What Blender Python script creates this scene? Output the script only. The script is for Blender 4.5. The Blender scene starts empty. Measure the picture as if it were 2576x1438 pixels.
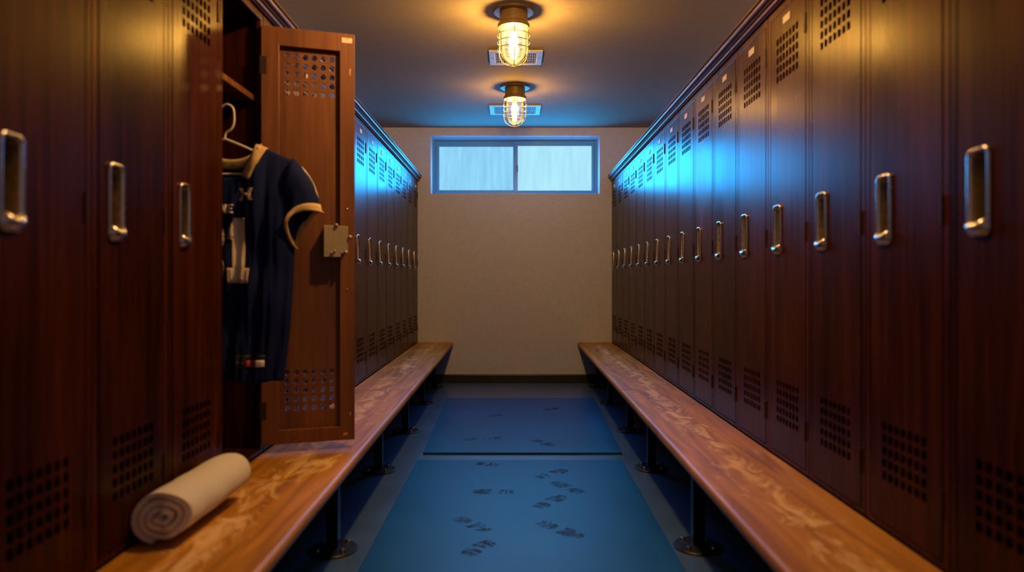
import bpy, bmesh, math, random
from mathutils import Vector, Matrix
random.seed(7)
PI = math.pi
SC = bpy.context.scene
COL = SC.collection

# ------------------------------------------------------------------ camera model
F = 1739.0            # focal length in pixels of the 2576 px wide frame
CX, CY = 1290.0, 700.0
CZ = 1.11             # eye height
def floor_pt(px, py, z=0.0):
    d = F * (CZ - z) / (py - CY)
    return (px - CX) * d / F, d
YB = 7.345            # back wall
ZC = 2.712            # ceiling
def XR(d): return 0.98 + 0.0098 * d       # locker fronts, one side
def XL(d): return -(0.952 + 0.0079 * d)   # and the other
AR = math.atan2(-1.0, -0.0098)
AL = math.atan2(1.0, -0.0079)
PITCH = 0.3832

# ------------------------------------------------------------------ mesh helpers
def box(bm, x0, x1, y0, y1, z0, z1):
    v = [bm.verts.new(p) for p in ((x0,y0,z0),(x1,y0,z0),(x1,y1,z0),(x0,y1,z0),(x0,y0,z1),(x1,y0,z1),(x1,y1,z1),(x0,y1,z1))]
    for f in ((0,3,2,1),(4,5,6,7),(0,1,5,4),(1,2,6,5),(2,3,7,6),(3,0,4,7)):
        bm.faces.new([v[i] for i in f])
def loft(bm, loops, closed=True, cap0=False, cap1=False):
    rows = [[bm.verts.new(p) for p in L] for L in loops]
    n = len(rows[0])
    for a, b in zip(rows[:-1], rows[1:]):
        for i in range(n if closed else n - 1):
            j = (i + 1) % n
            bm.faces.new((a[i], a[j], b[j], b[i]))
    if cap0: bm.faces.new(list(reversed(rows[0])))
    if cap1: bm.faces.new(rows[-1])
    return rows
def lathe(bm, prof, n=32, c=(0,0,0), cap0=False, cap1=False):
    loops = [[(c[0]+r*math.cos(2*PI*i/n), c[1]+r*math.sin(2*PI*i/n), c[2]+z) for i in range(n)] for r, z in prof]
    loft(bm, loops, True, cap0, cap1)
def tube(bm, pts, r, n=8, closed=False):
    pts = [Vector(p) for p in pts]
    loops = []
    m = len(pts)
    up = Vector((0.13, 0.21, 0.97)).normalized()
    prev = None
    for i, p in enumerate(pts):
        if closed: t = pts[(i+1) % m] - pts[i-1]
        else: t = pts[min(i+1, m-1)] - pts[max(i-1, 0)]
        t.normalize()
        if prev is None:
            a = t.cross(up)
            if a.length < 1e-3: a = t.cross(Vector((1,0,0)))
            a.normalize()
        else:
            a = prev - t * prev.dot(t); a.normalize()
        prev = a
        b = t.cross(a)
        loops.append([p + (a*math.cos(2*PI*k/n) + b*math.sin(2*PI*k/n))*r for k in range(n)])
    if closed: loops.append(loops[0][:])
    loft(bm, loops, True, not closed, not closed)
    if closed: bmesh.ops.remove_doubles(bm, verts=bm.verts, dist=1e-6)
def prism(bm, poly, a, b, axis='y'):
    """polygon (u,v) extruded along axis between a and b"""
    def P(u, v, t):
        return {'y': (u, t, v), 'z': (u, v, t), 'x': (t, u, v)}[axis]
    A = [bm.verts.new(P(u, v, a)) for u, v in poly]
    B = [bm.verts.new(P(u, v, b)) for u, v in poly]
    n = len(poly)
    for i in range(n):
        j = (i+1) % n
        bm.faces.new((A[i], A[j], B[j], B[i]))
    bm.faces.new(list(reversed(A))); bm.faces.new(B)
def rrect(cx, cz, w, h, r, k=5):
    out = []
    for (sx, sz, a0) in ((1,1,0),(-1,1,PI/2),(-1,-1,PI),(1,-1,1.5*PI)):
        for i in range(k+1):
            a = a0 + (PI/2)*i/k
            out.append((cx + sx*(w/2-r) + r*math.cos(a), cz + sz*(h/2-r) + r*math.sin(a)))
    return out
def plate(bm, xs, zs, holes, y0, y1, rad=0.0, axis='y'):
    """board over the grid xs x zs, y0..y1 thick, the cells in holes cut through (corners rounded by rad; rad>=.5: of the cell)"""
    V = {}
    def P(x, y, z): return (x, y, z) if axis == 'y' else (x, z, y)
    def v(x, y, z):
        k = (round(x, 6), round(y, 6), round(z, 6))
        if k not in V: V[k] = bm.verts.new(P(x, y, z))
        return V[k]
    def f(*a):
        try: bm.faces.new(a)
        except ValueError: pass
    nx, nz = len(xs)-1, len(zs)-1
    for i in range(nx):
        for j in range(nz):
            x0, x1, z0, z1 = xs[i], xs[i+1], zs[j], zs[j+1]
            if (i, j) in holes:
                r = min(rad, 0.499*min(x1-x0, z1-z0))
                if r <= 0:
                    for (a, b) in (((x0,z0),(x1,z0)),((x1,z0),(x1,z1)),((x1,z1),(x0,z1)),((x0,z1),(x0,z0))):
                        f(v(a[0],y0,a[1]), v(a[0],y1,a[1]), v(b[0],y1,b[1]), v(b[0],y0,b[1]))
                    continue
                C = [(x1,z1),(x0,z1),(x0,z0),(x1,z0)]
                ring = []
                e = 0.0004
                for q, (cx, cz) in enumerate(C):
                    mx = cx - r*(1 if q in (0,3) else -1); mz = cz - r*(1 if q in (0,1) else -1)
                    ring.append([(mx + (r-e)*math.cos(PI/2*q + PI/2*t/3), mz + (r-e)*math.sin(PI/2*q + PI/2*t/3)) for t in range(4)])
                for y in (y0, y1):
                    for q in range(4):
                        c = v(C[q][0], y, C[q][1]); R = ring[q]
                        for t in range(3): f(c, v(R[t][0],y,R[t][1]), v(R[t+1][0],y,R[t+1][1]))
                        n = (q+1) % 4
                        f(c, v(R[3][0],y,R[3][1]), v(ring[n][0][0],y,ring[n][0][1]), v(C[n][0],y,C[n][1]))
                allp = [p for R in ring for p in R]
                for a in range(len(allp)):
                    p, q2 = allp[a], allp[(a+1) % len(allp)]
                    f(v(p[0],y0,p[1]), v(p[0],y1,p[1]), v(q2[0],y1,q2[1]), v(q2[0],y0,q2[1]))
            else:
                for y in (y0, y1): f(v(x0,y,z0), v(x1,y,z0), v(x1,y,z1), v(x0,y,z1))
    for i in range(nx):
        for z in (zs[0], zs[-1]): f(v(xs[i],y0,z), v(xs[i+1],y0,z), v(xs[i+1],y1,z), v(xs[i],y1,z))
    for j in range(nz):
        for x in (xs[0], xs[-1]): f(v(x,y0,zs[j]), v(x,y0,zs[j+1]), v(x,y1,zs[j+1]), v(x,y1,zs[j]))
def spread(a, b, n, frac):
    """cut lines of n slots between a and b, slot width = frac of pitch; returns lines, indices of slots"""
    p = (b - a) / (n - 1 + frac)
    L = []
    for i in range(n): L += [a + i*p, a + i*p + p*frac]
    return L

def obj(name, bm, mat, parent=None, smooth=False, bevel=0.0, seg=2, angle=40):
    bmesh.ops.recalc_face_normals(bm, faces=bm.faces)
    me = bpy.data.meshes.new(name)
    bm.to_mesh(me); bm.free()
    o = bpy.data.objects.new(name, me); COL.objects.link(o)
    if mat: me.materials.append(mat)
    if parent: o.parent = parent
    if bevel > 0:
        b = o.modifiers.new('edge', 'BEVEL'); b.width = bevel; b.segments = seg; b.limit_method = 'ANGLE'; b.angle_limit = math.radians(35)
        b.harden_normals = False
    if smooth:
        for p in me.polygons: p.use_smooth = True
        try: me.set_sharp_from_angle(angle=math.radians(angle))
        except Exception: pass
    return o
def B(): return bmesh.new()
def thing(name, label, cat, loc=(0,0,0), rz=0.0, group=None):
    o = bpy.data.objects.new(name, None); COL.objects.link(o)
    o.empty_display_size = 0.05
    o.location = loc; o.rotation_euler = (0,0,rz); o['label'] = label; o['category'] = cat
    if group: o['group'] = group
    return o
def tag(o, label, cat, group=None):
    o['label'] = label; o['category'] = cat
    if group: o['group'] = group
    return o
def struct(o, label=None):
    o['kind'] = 'structure'
    if label: o['label'] = label
    return o
def copy_tree(o, parent=None):
    c = o.copy(); COL.objects.link(c)
    if parent: c.parent = parent
    for ch in [x for x in COL.objects if x.parent == o]: copy_tree(ch, c)
    return c

# ------------------------------------------------------------------ materials
def new_mat(name):
    m = bpy.data.materials.new(name); m.use_nodes = True
    nt = m.node_tree
    p = nt.nodes['Principled BSDF']
    return m, nt, p
def N(nt, typ, **kw):
    n = nt.nodes.new(typ)
    for k, val in kw.items():
        if k in n.inputs: n.inputs[k].default_value = val
        else: setattr(n, k, val)
    return n
def coords(nt, scale=(1,1,1), rand=True):
    tc = N(nt, 'ShaderNodeTexCoord')
    mp = N(nt, 'ShaderNodeMapping'); mp.inputs['Scale'].default_value = scale
    nt.links.new(tc.outputs['Object'], mp.inputs['Vector'])
    if rand:
        oi = N(nt, 'ShaderNodeObjectInfo')
        m = N(nt, 'ShaderNodeMath', operation='MULTIPLY'); m.inputs[1].default_value = 37.0
        nt.links.new(oi.outputs['Random'], m.inputs[0])
        cb = N(nt, 'ShaderNodeCombineXYZ')
        for k in 'XYZ': nt.links.new(m.outputs[0], cb.inputs[k])
        nt.links.new(cb.outputs[0], mp.inputs['Location'])
        return mp, oi
    return mp, None
def ramp(nt, src, stops):
    r = N(nt, 'ShaderNodeValToRGB')
    e = r.color_ramp.elements
    e[0].position, e[0].color = stops[0][0], (*stops[0][1], 1)
    e[1].position, e[1].color = stops[1][0], (*stops[1][1], 1)
    for pos, c in stops[2:]:
        x = e.new(pos); x.color = (*c, 1)
    nt.links.new(src, r.inputs[0])
    return r
def bump(nt, p, src, strength=0.2, dist=0.002):
    b = N(nt, 'ShaderNodeBump'); b.inputs['Strength'].default_value = strength; b.inputs['Distance'].default_value = dist
    nt.links.new(src, b.inputs['Height']); nt.links.new(b.outputs[0], p.inputs['Normal'])
def simple(name, col, rough=0.5, metal=0.0, nscale=60.0, var=0.25, bstr=0.0, rvar=0.1, spec=0.5, scale=(1,1,1)):
    m, nt, p = new_mat(name)
    mp, oi = coords(nt, scale)
    n = N(nt, 'ShaderNodeTexNoise'); n.inputs['Scale'].default_value = nscale; n.inputs['Detail'].default_value = 5
    nt.links.new(mp.outputs[0], n.inputs['Vector'])
    lo = tuple(c*(1-var) for c in col); hi = tuple(min(1, c*(1+var)) for c in col)
    r = ramp(nt, n.outputs[0], [(0.3, lo), (0.7, hi)])
    nt.links.new(r.outputs[0], p.inputs['Base Color'])
    p.inputs['Metallic'].default_value = metal
    p.inputs['Specular IOR Level'].default_value = spec
    mr = N(nt, 'ShaderNodeMapRange'); mr.inputs[3].default_value = max(0.02, rough-rvar); mr.inputs[4].default_value = min(1, rough+rvar)
    nt.links.new(n.outputs[0], mr.inputs[0]); nt.links.new(mr.outputs[0], p.inputs['Roughness'])
    if bstr > 0: bump(nt, p, n.outputs[0], bstr, 0.002)
    return m

def wood(name, stops, rough=(0.30, 0.46), grain=(38, 38, 1.6), coat=0.0, spec=0.5):
    m, nt, p = new_mat(name)
    mp, oi = coords(nt, grain)
    n = N(nt, 'ShaderNodeTexNoise'); n.inputs['Scale'].default_value = 1.0; n.inputs['Detail'].default_value = 8; n.inputs['Roughness'].default_value = 0.62; n.inputs['Distortion'].default_value = 0.6
    nt.links.new(mp.outputs[0], n.inputs['Vector'])
    r = ramp(nt, n.outputs[0], stops)
    mp2, _ = coords(nt, (5, 5, 1.3))
    n2 = N(nt, 'ShaderNodeTexNoise'); n2.inputs['Scale'].default_value = 1.0; n2.inputs['Detail'].default_value = 3
    nt.links.new(mp2.outputs[0], n2.inputs['Vector'])
    hv = N(nt, 'ShaderNodeHueSaturation')
    mr = N(nt, 'ShaderNodeMapRange'); mr.inputs[1].default_value = 0.3; mr.inputs[2].default_value = 0.7; mr.inputs[3].default_value = 0.7; mr.inputs[4].default_value = 1.35
    nt.links.new(n2.outputs[0], mr.inputs[0])
    ad = N(nt, 'ShaderNodeMath', operation='MULTIPLY')
    mo = N(nt, 'ShaderNodeMapRange'); mo.inputs[3].default_value = 0.82; mo.inputs[4].default_value = 1.2
    nt.links.new(oi.outputs['Random'], mo.inputs[0])
    nt.links.new(mr.outputs[0], ad.inputs[0]); nt.links.new(mo.outputs[0], ad.inputs[1])
    nt.links.new(ad.outputs[0], hv.inputs['Value'])
    nt.links.new(r.outputs[0], hv.inputs['Color'])
    nt.links.new(hv.outputs[0], p.inputs['Base Color'])
    rr = N(nt, 'ShaderNodeMapRange'); rr.inputs[1].default_value = 0.3; rr.inputs[2].default_value = 0.7; rr.inputs[3].default_value = rough[0]; rr.inputs[4].default_value = rough[1]
    nt.links.new(n2.outputs[0], rr.inputs[0]); nt.links.new(rr.outputs[0], p.inputs['Roughness'])
    p.inputs['Specular IOR Level'].default_value = spec; p.inputs['Coat Weight'].default_value = coat; p.inputs['Coat Roughness'].default_value = 0.35
    bump(nt, p, n.outputs[0], 0.06, 0.0006)
    return m

M = {}
M['locker'] = wood('mahogany_varnish', [(0.28, (0.016, 0.0036, 0.0016)), (0.72, (0.064, 0.0160, 0.0046)), (0.5, (0.036, 0.0084, 0.0028))], rough=(0.25, 0.31), spec=0.075)
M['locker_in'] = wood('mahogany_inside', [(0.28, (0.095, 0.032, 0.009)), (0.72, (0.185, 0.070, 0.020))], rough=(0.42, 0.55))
M['cornice'] = wood('cornice_varnish', [(0.3, (0.035, 0.010, 0.007)), (0.7, (0.075, 0.022, 0.014))], rough=(0.28, 0.36), grain=(30, 1.2, 30), spec=0.2)
M['hinge'] = simple('hinge_paint', (0.022, 0.005, 0.003), 0.55, 0.1)
M['chrome'] = simple('worn_chrome', (0.62, 0.60, 0.58), 0.24, 1.0, nscale=90, var=0.12, bstr=0.05)
M['cup'] = simple('aged_brass_cup', (0.34, 0.28, 0.17), 0.40, 0.85, nscale=70, var=0.3)
M['plate'] = simple('number_plate_paint', (0.36, 0.31, 0.24), 0.45, 0.0)
M['wall'] = simple('wall_paint', (0.60, 0.66, 0.84), 0.75, 0.0, nscale=30, var=0.05, bstr=0.03, spec=0.15)
M['ceil'] = simple('ceiling_paint', (0.30, 0.265, 0.225), 0.85, 0.0, nscale=24, var=0.04, bstr=0.03, spec=0.06)
M['rubber'] = simple('black_rubber_base', (0.010, 0.013, 0.020), 0.4, 0.0)
M['plinth'] = simple('plinth_paint', (0.012, 0.014, 0.022), 0.55)
M['blackmetal'] = simple('black_enamel', (0.010, 0.012, 0.020), 0.42, 0.0, var=0.3, spec=0.3)
M['bolt'] = simple('bolt_steel', (0.45, 0.45, 0.47), 0.3, 1.0)
M['vinyl'] = simple('window_vinyl_blue', (0.09, 0.42, 0.64), 0.4, var=0.03)  # one even blue base colour for the vinyl frame and both sashes
M['lampmetal'] = simple('lamp_bronze_paint', (0.22, 0.15, 0.055), 0.45, 0.3, var=0.2)
M['wire'] = simple('guard_wire', (0.24, 0.15, 0.07), 0.35, 0.6)
M['ventpaint'] = simple('vent_paint', (0.34, 0.34, 0.34), 0.5, var=0.05)
M['ventdark'] = simple('vent_duct', (0.10, 0.10, 0.11), 0.7)
M['navy'] = simple('navy_jersey_knit', (0.005, 0.014, 0.080), 0.8, nscale=500, var=0.25, bstr=0.15, spec=0.15)
M['gold'] = simple('gold_rib_knit', (0.58, 0.43, 0.20), 0.75, nscale=300, var=0.2, bstr=0.2)
M['twill'] = simple('white_twill', (0.78, 0.74, 0.72), 0.6, nscale=60, var=0.1, bstr=0.1)
M['goldtwill'] = simple('gold_twill', (0.62, 0.48, 0.30), 0.6, nscale=60, var=0.1)
M['redpatch'] = simple('red_patch', (0.45, 0.06, 0.09), 0.6)
M['blackpatch'] = simple('black_patch', (0.012, 0.012, 0.012), 0.6)
M['plastic'] = simple('hanger_plastic', (0.72, 0.68, 0.62), 0.35, var=0.04)
M['latch'] = simple('latch_zinc', (0.42, 0.36, 0.24), 0.42, 0.35, nscale=220, var=0.15, bstr=0.08)
M['sticker'] = simple('paper_sticker', (0.75, 0.62, 0.42), 0.6)
M['scratch'] = simple('bare_wood_scratch', (0.55, 0.33, 0.14), 0.6)

def mat_towel():
    m, nt, p = new_mat('terry_cloth')
    mp, oi = coords(nt, (1,1,1))
    n = N(nt, 'ShaderNodeTexNoise'); n.inputs['Scale'].default_value = 420; n.inputs['Detail'].default_value = 3
    nt.links.new(mp.outputs[0], n.inputs['Vector'])
    r = ramp(nt, n.outputs[0], [(0.3, (0.74, 0.76, 0.80)), (0.7, (0.88, 0.90, 0.93))])
    nt.links.new(r.outputs[0], p.inputs['Base Color'])
    p.inputs['Roughness'].default_value = 0.95; p.inputs['Specular IOR Level'].default_value = 0.15
    p.inputs['Sheen Weight'].default_value = 0.3
    bump(nt, p, n.outputs[0], 0.6, 0.004)
    return m
M['towel'] = mat_towel()

def mat_bench():
    m, nt, p = new_mat('worn_bench_wood')
    mp, oi = coords(nt, (22, 1.4, 22))
    n = N(nt, 'ShaderNodeTexNoise'); n.inputs['Scale'].default_value = 1; n.inputs['Detail'].default_value = 7; n.inputs['Distortion'].default_value = 0.8
    nt.links.new(mp.outputs[0], n.inputs['Vector'])
    base = ramp(nt, n.outputs[0], [(0.25, (0.22, 0.080, 0.009)), (0.75, (0.66, 0.330, 0.036)), (0.5, (0.44, 0.205, 0.020))])
    # wear: scuffed patches with an outline of their own, thickest along the middle where people sit
    mp2, _ = coords(nt, (13, 5.5, 13))
    n2 = N(nt, 'ShaderNodeTexNoise'); n2.inputs['Scale'].default_value = 1; n2.inputs['Detail'].default_value = 9; n2.inputs['Roughness'].default_value = 0.68; n2.inputs['Distortion'].default_value = 1.2
    nt.links.new(mp2.outputs[0], n2.inputs['Vector'])
    tc = N(nt, 'ShaderNodeTexCoord'); sx = N(nt, 'ShaderNodeSeparateXYZ'); nt.links.new(tc.outputs['Object'], sx.inputs[0])
    ab = N(nt, 'ShaderNodeMath', operation='ABSOLUTE'); nt.links.new(sx.outputs['X'], ab.inputs[0])
    band = N(nt, 'ShaderNodeMapRange'); band.inputs[1].default_value = 0.0; band.inputs[2].default_value = 0.15; band.inputs[3].default_value = 0.15; band.inputs[4].default_value = -0.06
    nt.links.new(ab.outputs[0], band.inputs[0])
    s = N(nt, 'ShaderNodeMath', operation='ADD'); nt.links.new(n2.outputs[0], s.inputs[0]); nt.links.new(band.outputs[0], s.inputs[1])
    mask = N(nt, 'ShaderNodeMapRange'); mask.inputs[1].default_value = 0.58; mask.inputs[2].default_value = 0.72
    nt.links.new(s.outputs[0], mask.inputs[0])
    mx = N(nt, 'ShaderNodeMix', data_type='RGBA')
    nt.links.new(mask.outputs[0], mx.inputs[0]); nt.links.new(base.outputs[0], mx.inputs[6]); mx.inputs[7].default_value = (0.74, 0.52, 0.27, 1)
    nt.links.new(mx.outputs[2], p.inputs['Base Color'])
    rr = N(nt, 'ShaderNodeMapRange'); rr.inputs[3].default_value = 0.42; rr.inputs[4].default_value = 0.5; p.inputs['Specular IOR Level'].default_value = 0.28
    nt.links.new(mask.outputs[0], rr.inputs[0]); nt.links.new(rr.outputs[0], p.inputs['Roughness'])
    bump(nt, p, n2.outputs[0], 0.15, 0.002)
    return m
M['bench'] = mat_bench()

def mat_floor(name, a, b, rough, scale, bstr, spec):
    m, nt, p = new_mat(name)
    mp, oi = coords(nt, (1,1,1), False)
    n = N(nt, 'ShaderNodeTexNoise'); n.inputs['Scale'].default_value = scale; n.inputs['Detail'].default_value = 8; n.inputs['Roughness'].default_value = 0.65
    nt.links.new(mp.outputs[0], n.inputs['Vector'])
    n2 = N(nt, 'ShaderNodeTexNoise'); n2.inputs['Scale'].default_value = 260; n2.inputs['Detail'].default_value = 2
    nt.links.new(mp.outputs[0], n2.inputs['Vector'])
    r = ramp(nt, n.outputs[0], [(0.3, a), (0.7, b)])
    nt.links.new(r.outputs[0], p.inputs['Base Color'])
    rr = N(nt, 'ShaderNodeMapRange'); rr.inputs[3].default_value = rough-0.08; rr.inputs[4].default_value = rough+0.08
    nt.links.new(n.outputs[0], rr.inputs[0]); nt.links.new(rr.outputs[0], p.inputs['Roughness'])
    bump(nt, p, n2.outputs[0], bstr, 0.001)
    p.inputs['Specular IOR Level'].default_value = spec
    return m
M['floor'] = mat_floor('floor_vinyl', (0.040, 0.100, 0.26), (0.056, 0.140, 0.36), 0.34, 3.0, 0.10, 1.0)
M['mat'] = mat_floor('mat_rubber', (0.001, 0.052, 0.20), (0.002, 0.094, 0.34), 0.45, 2.4, 0.30, 0.32)

def mat_print():
    m, nt, p = new_mat('footprint_dirt')
    mp, oi = coords(nt, (1,1,1))
    n = N(nt, 'ShaderNodeTexNoise'); n.inputs['Scale'].default_value = 26; n.inputs['Detail'].default_value = 5
    nt.links.new(mp.outputs[0], n.inputs['Vector'])
    p.inputs['Base Color'].default_value = (0.006, 0.016, 0.032, 1); p.inputs['Roughness'].default_value = 0.7
    mr = N(nt, 'ShaderNodeMapRange'); mr.inputs[1].default_value = 0.36; mr.inputs[2].default_value = 0.62; mr.inputs[3].default_value = 0.22; mr.inputs[4].default_value = 0.72
    nt.links.new(n.outputs[0], mr.inputs[0]); nt.links.new(mr.outputs[0], p.inputs['Alpha'])
    return m
M['print'] = mat_print()

def mat_emit(name, col, strength, streak=0.0):
    m = bpy.data.materials.new(name); m.use_nodes = True; nt = m.node_tree
    nt.nodes.clear()
    out = N(nt, 'ShaderNodeOutputMaterial'); e = N(nt, 'ShaderNodeEmission')
    e.inputs['Color'].default_value = (*col, 1); e.inputs['Strength'].default_value = strength
    if streak > 0:
        mp, oi = coords(nt, (16, 1, 2.0))
        n = N(nt, 'ShaderNodeTexNoise'); n.inputs['Scale'].default_value = 1; n.inputs['Detail'].default_value = 5
        nt.links.new(mp.outputs[0], n.inputs['Vector'])
        mr = N(nt, 'ShaderNodeMapRange'); mr.inputs[1].default_value = 0.3; mr.inputs[2].default_value = 0.7
        mr.inputs[3].default_value = strength*(1-streak); mr.inputs[4].default_value = strength*(1+streak)
        nt.links.new(n.outputs[0], mr.inputs[0]); nt.links.new(mr.outputs[0], e.inputs['Strength'])
    nt.links.new(e.outputs[0], out.inputs[0])
    return m
M['pane_a'] = mat_emit('frosted_pane_fixed', (0.28, 0.66, 0.94), 1.0, 0.12)
M['pane_b'] = mat_emit('frosted_pane_slider', (0.42, 0.80, 0.98), 1.0, 0.07)
M['bulb_dim'] = mat_emit('bulb_glow_aged', (1.0, 0.48, 0.085), 430.0)
M['bulb'] = mat_emit('bulb_glow', (1.0, 0.48, 0.075), 1050.0)

def mat_globe():
    m = bpy.data.materials.new('lamp_globe_glass'); m.use_nodes = True; nt = m.node_tree
    nt.nodes.clear()
    out = N(nt, 'ShaderNodeOutputMaterial')
    tr = N(nt, 'ShaderNodeBsdfTransparent'); tr.inputs[0].default_value = (1, 0.97, 0.92, 1)
    tl = N(nt, 'ShaderNodeBsdfTranslucent'); tl.inputs[0].default_value = (0.15, 0.27, 1.0, 1)
    gl = N(nt, 'ShaderNodeBsdfGlossy'); gl.inputs['Roughness'].default_value = 0.12
    mp, oi = coords(nt, (60, 60, 14))
    n = N(nt, 'ShaderNodeTexNoise'); n.inputs['Scale'].default_value = 1
    nt.links.new(mp.outputs[0], n.inputs['Vector'])
    mr = N(nt, 'ShaderNodeMapRange'); mr.inputs[3].default_value = 0.018; mr.inputs[4].default_value = 0.036
    nt.links.new(n.outputs[0], mr.inputs[0])
    a = N(nt, 'ShaderNodeMixShader'); b = N(nt, 'ShaderNodeMixShader')
    nt.links.new(mr.outputs[0], a.inputs[0])
    nt.links.new(tr.outputs[0], a.inputs[1]); nt.links.new(tl.outputs[0], a.inputs[2])
    fr = N(nt, 'ShaderNodeFresnel'); fr.inputs[0].default_value = 1.3
    nt.links.new(fr.outputs[0], b.inputs[0]); nt.links.new(a.outputs[0], b.inputs[1]); nt.links.new(gl.outputs[0], b.inputs[2])
    nt.links.new(b.outputs[0], out.inputs[0])
    return m
M['globe'] = mat_globe()

# ------------------------------------------------------------------ the setting
b = B(); box(b, -1.62, 1.62, -1.6, YB+0.3, -0.12, 0.0)
struct(obj('floor', b, M['floor']))
b = B(); box(b, -1.62, 1.62, -1.6, YB+0.3, ZC, ZC+0.1)
struct(obj('ceiling', b, M['ceil']))
for nm, x0, x1 in (('wall_left', -1.62, -1.50), ('wall_right', 1.50, 1.62)):
    b = B(); box(b, x0, x1, -1.6, YB, 0.0, ZC); struct(obj(nm, b, M['wall']))
b = B(); box(b, -1.5, 1.5, -1.6, -1.5, 0.0, ZC); struct(obj('wall_front', b, M['wall']))
PX = 236.6
WX0, WX1 = (1084-CX)/PX, (1508-CX)/PX
WZ0, WZ1 = CZ+(700-487)/PX, CZ+(700-342)/PX
b = B(); plate(b, [-1.62, WX0, WX1, 1.62], [0.0, WZ0, WZ1, ZC], {(1,1)}, YB, YB+0.3)
struct(obj('wall_back', b, M['wall']))
b = B(); prism(b, [(YB-0.012, 0.0), (YB-0.012, 0.080), (YB-0.006, 0.090), (YB, 0.092), (YB, 0.0)], -1.02, 1.05, 'x')
struct(obj('baseboard_back', b, M['rubber']))

# window: vinyl slider with two frosted panes, set back in the wall
W = bpy.data.objects.new('window_1', None); COL.objects.link(W); struct(W)
YW = YB + 0.215
q = F / YW
def wx(px): return (px-CX)/q
def wz(py): return CZ + (700-py)/q
b = B(); plate(b, [WX0+.002, wx(1095), wx(1496), WX1-.002], [WZ0+.002, wz(483), wz(354), WZ1-.002], {(1,1)}, YW-0.012, YW+0.06)
obj('window_frame', b, M['vinyl'], W, bevel=0.004)
b = B(); plate(b, [wx(1095), wx(1104.5), wx(1291), wx(1299)], [wz(483), wz(477.5), wz(368), wz(354)], {(1,1)}, YW+0.016, YW+0.045)
obj('sash', b, M['vinyl'], W, bevel=0.004)
b = B(); plate(b, [wx(1292), wx(1302.5), wx(1488), wx(1495.5)], [wz(482.5), wz(479), wz(367), wz(354.5)], {(1,1)}, YW-0.004, YW+0.014)
obj('sash', b, M['vinyl'], W, bevel=0.004)
b = B(); box(b, wx(1104), wx(1292), YW+0.030, YW+0.034, wz(478), wz(367.5)); obj('glass_pane', b, M['pane_a'], W)
b = B(); box(b, wx(1302), wx(1489), YW+0.006, YW+0.010, wz(479.5), wz(366)); obj('glass_pane', b, M['pane_b'], W)
b = B(); box(b, wx(1300), wx(1303), YW-0.016, YW-0.003, wz(432), wz(416)); obj('sash_latch', b, M['ventdark'], W, bevel=0.002)

# plinths under the lockers and cornices over them
def row_prism(prof, X, sgn, d0, d1):
    """profile (out, z): out = distance the piece stands proud of the locker fronts, towards the aisle"""
    bm = B()
    loops = []
    for d in (d0, d1):
        loops.append([(X(d) - sgn*o, d, z) for o, z in prof])
    loft(bm, loops, True, True, True)
    return bm
DR0, DL0 = 1.1895, 1.228
pl = [(-0.016, 0.0), (-0.016, 0.432), (-0.43, 0.432), (-0.43, 0.0)]
struct(obj('trim_1', row_prism(pl, XL, -1, DL0, YB-0.002), M['plinth']))
struct(obj('trim_2', row_prism(pl, XR, 1, DR0, YB-0.002), M['plinth']))
cp = [(0.0, 2.138), (0.010, 2.138)]
for i in range(7):
    a = -PI/2 + PI*i/6; cp.append((0.012 + 0.010*math.cos(a), 2.150 + 0.009*math.sin(a)))
cp += [(0.014, 2.161), (0.018, 2.163), (0.026, 2.164)]
for i in range(9):
    a = -PI/2 + PI*0.95*i/8; cp.append((0.026 + 0.016*math.cos(a), 2.182 + 0.015*math.sin(a)))
cp += [(0.040, 2.199), (0.040, 2.206), (-0.43, 2.206), (-0.43, 2.158), (0.0, 2.158)]
struct(obj('trim_3', row_prism(cp, XL, -1, DL0-0.02, YB-0.002), M['cornice'], smooth=True, angle=50))
struct(obj('trim_4', row_prism(cp, XR, 1, DR0-0.02, YB-0.002), M['cornice'], smooth=True, angle=50))

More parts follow.
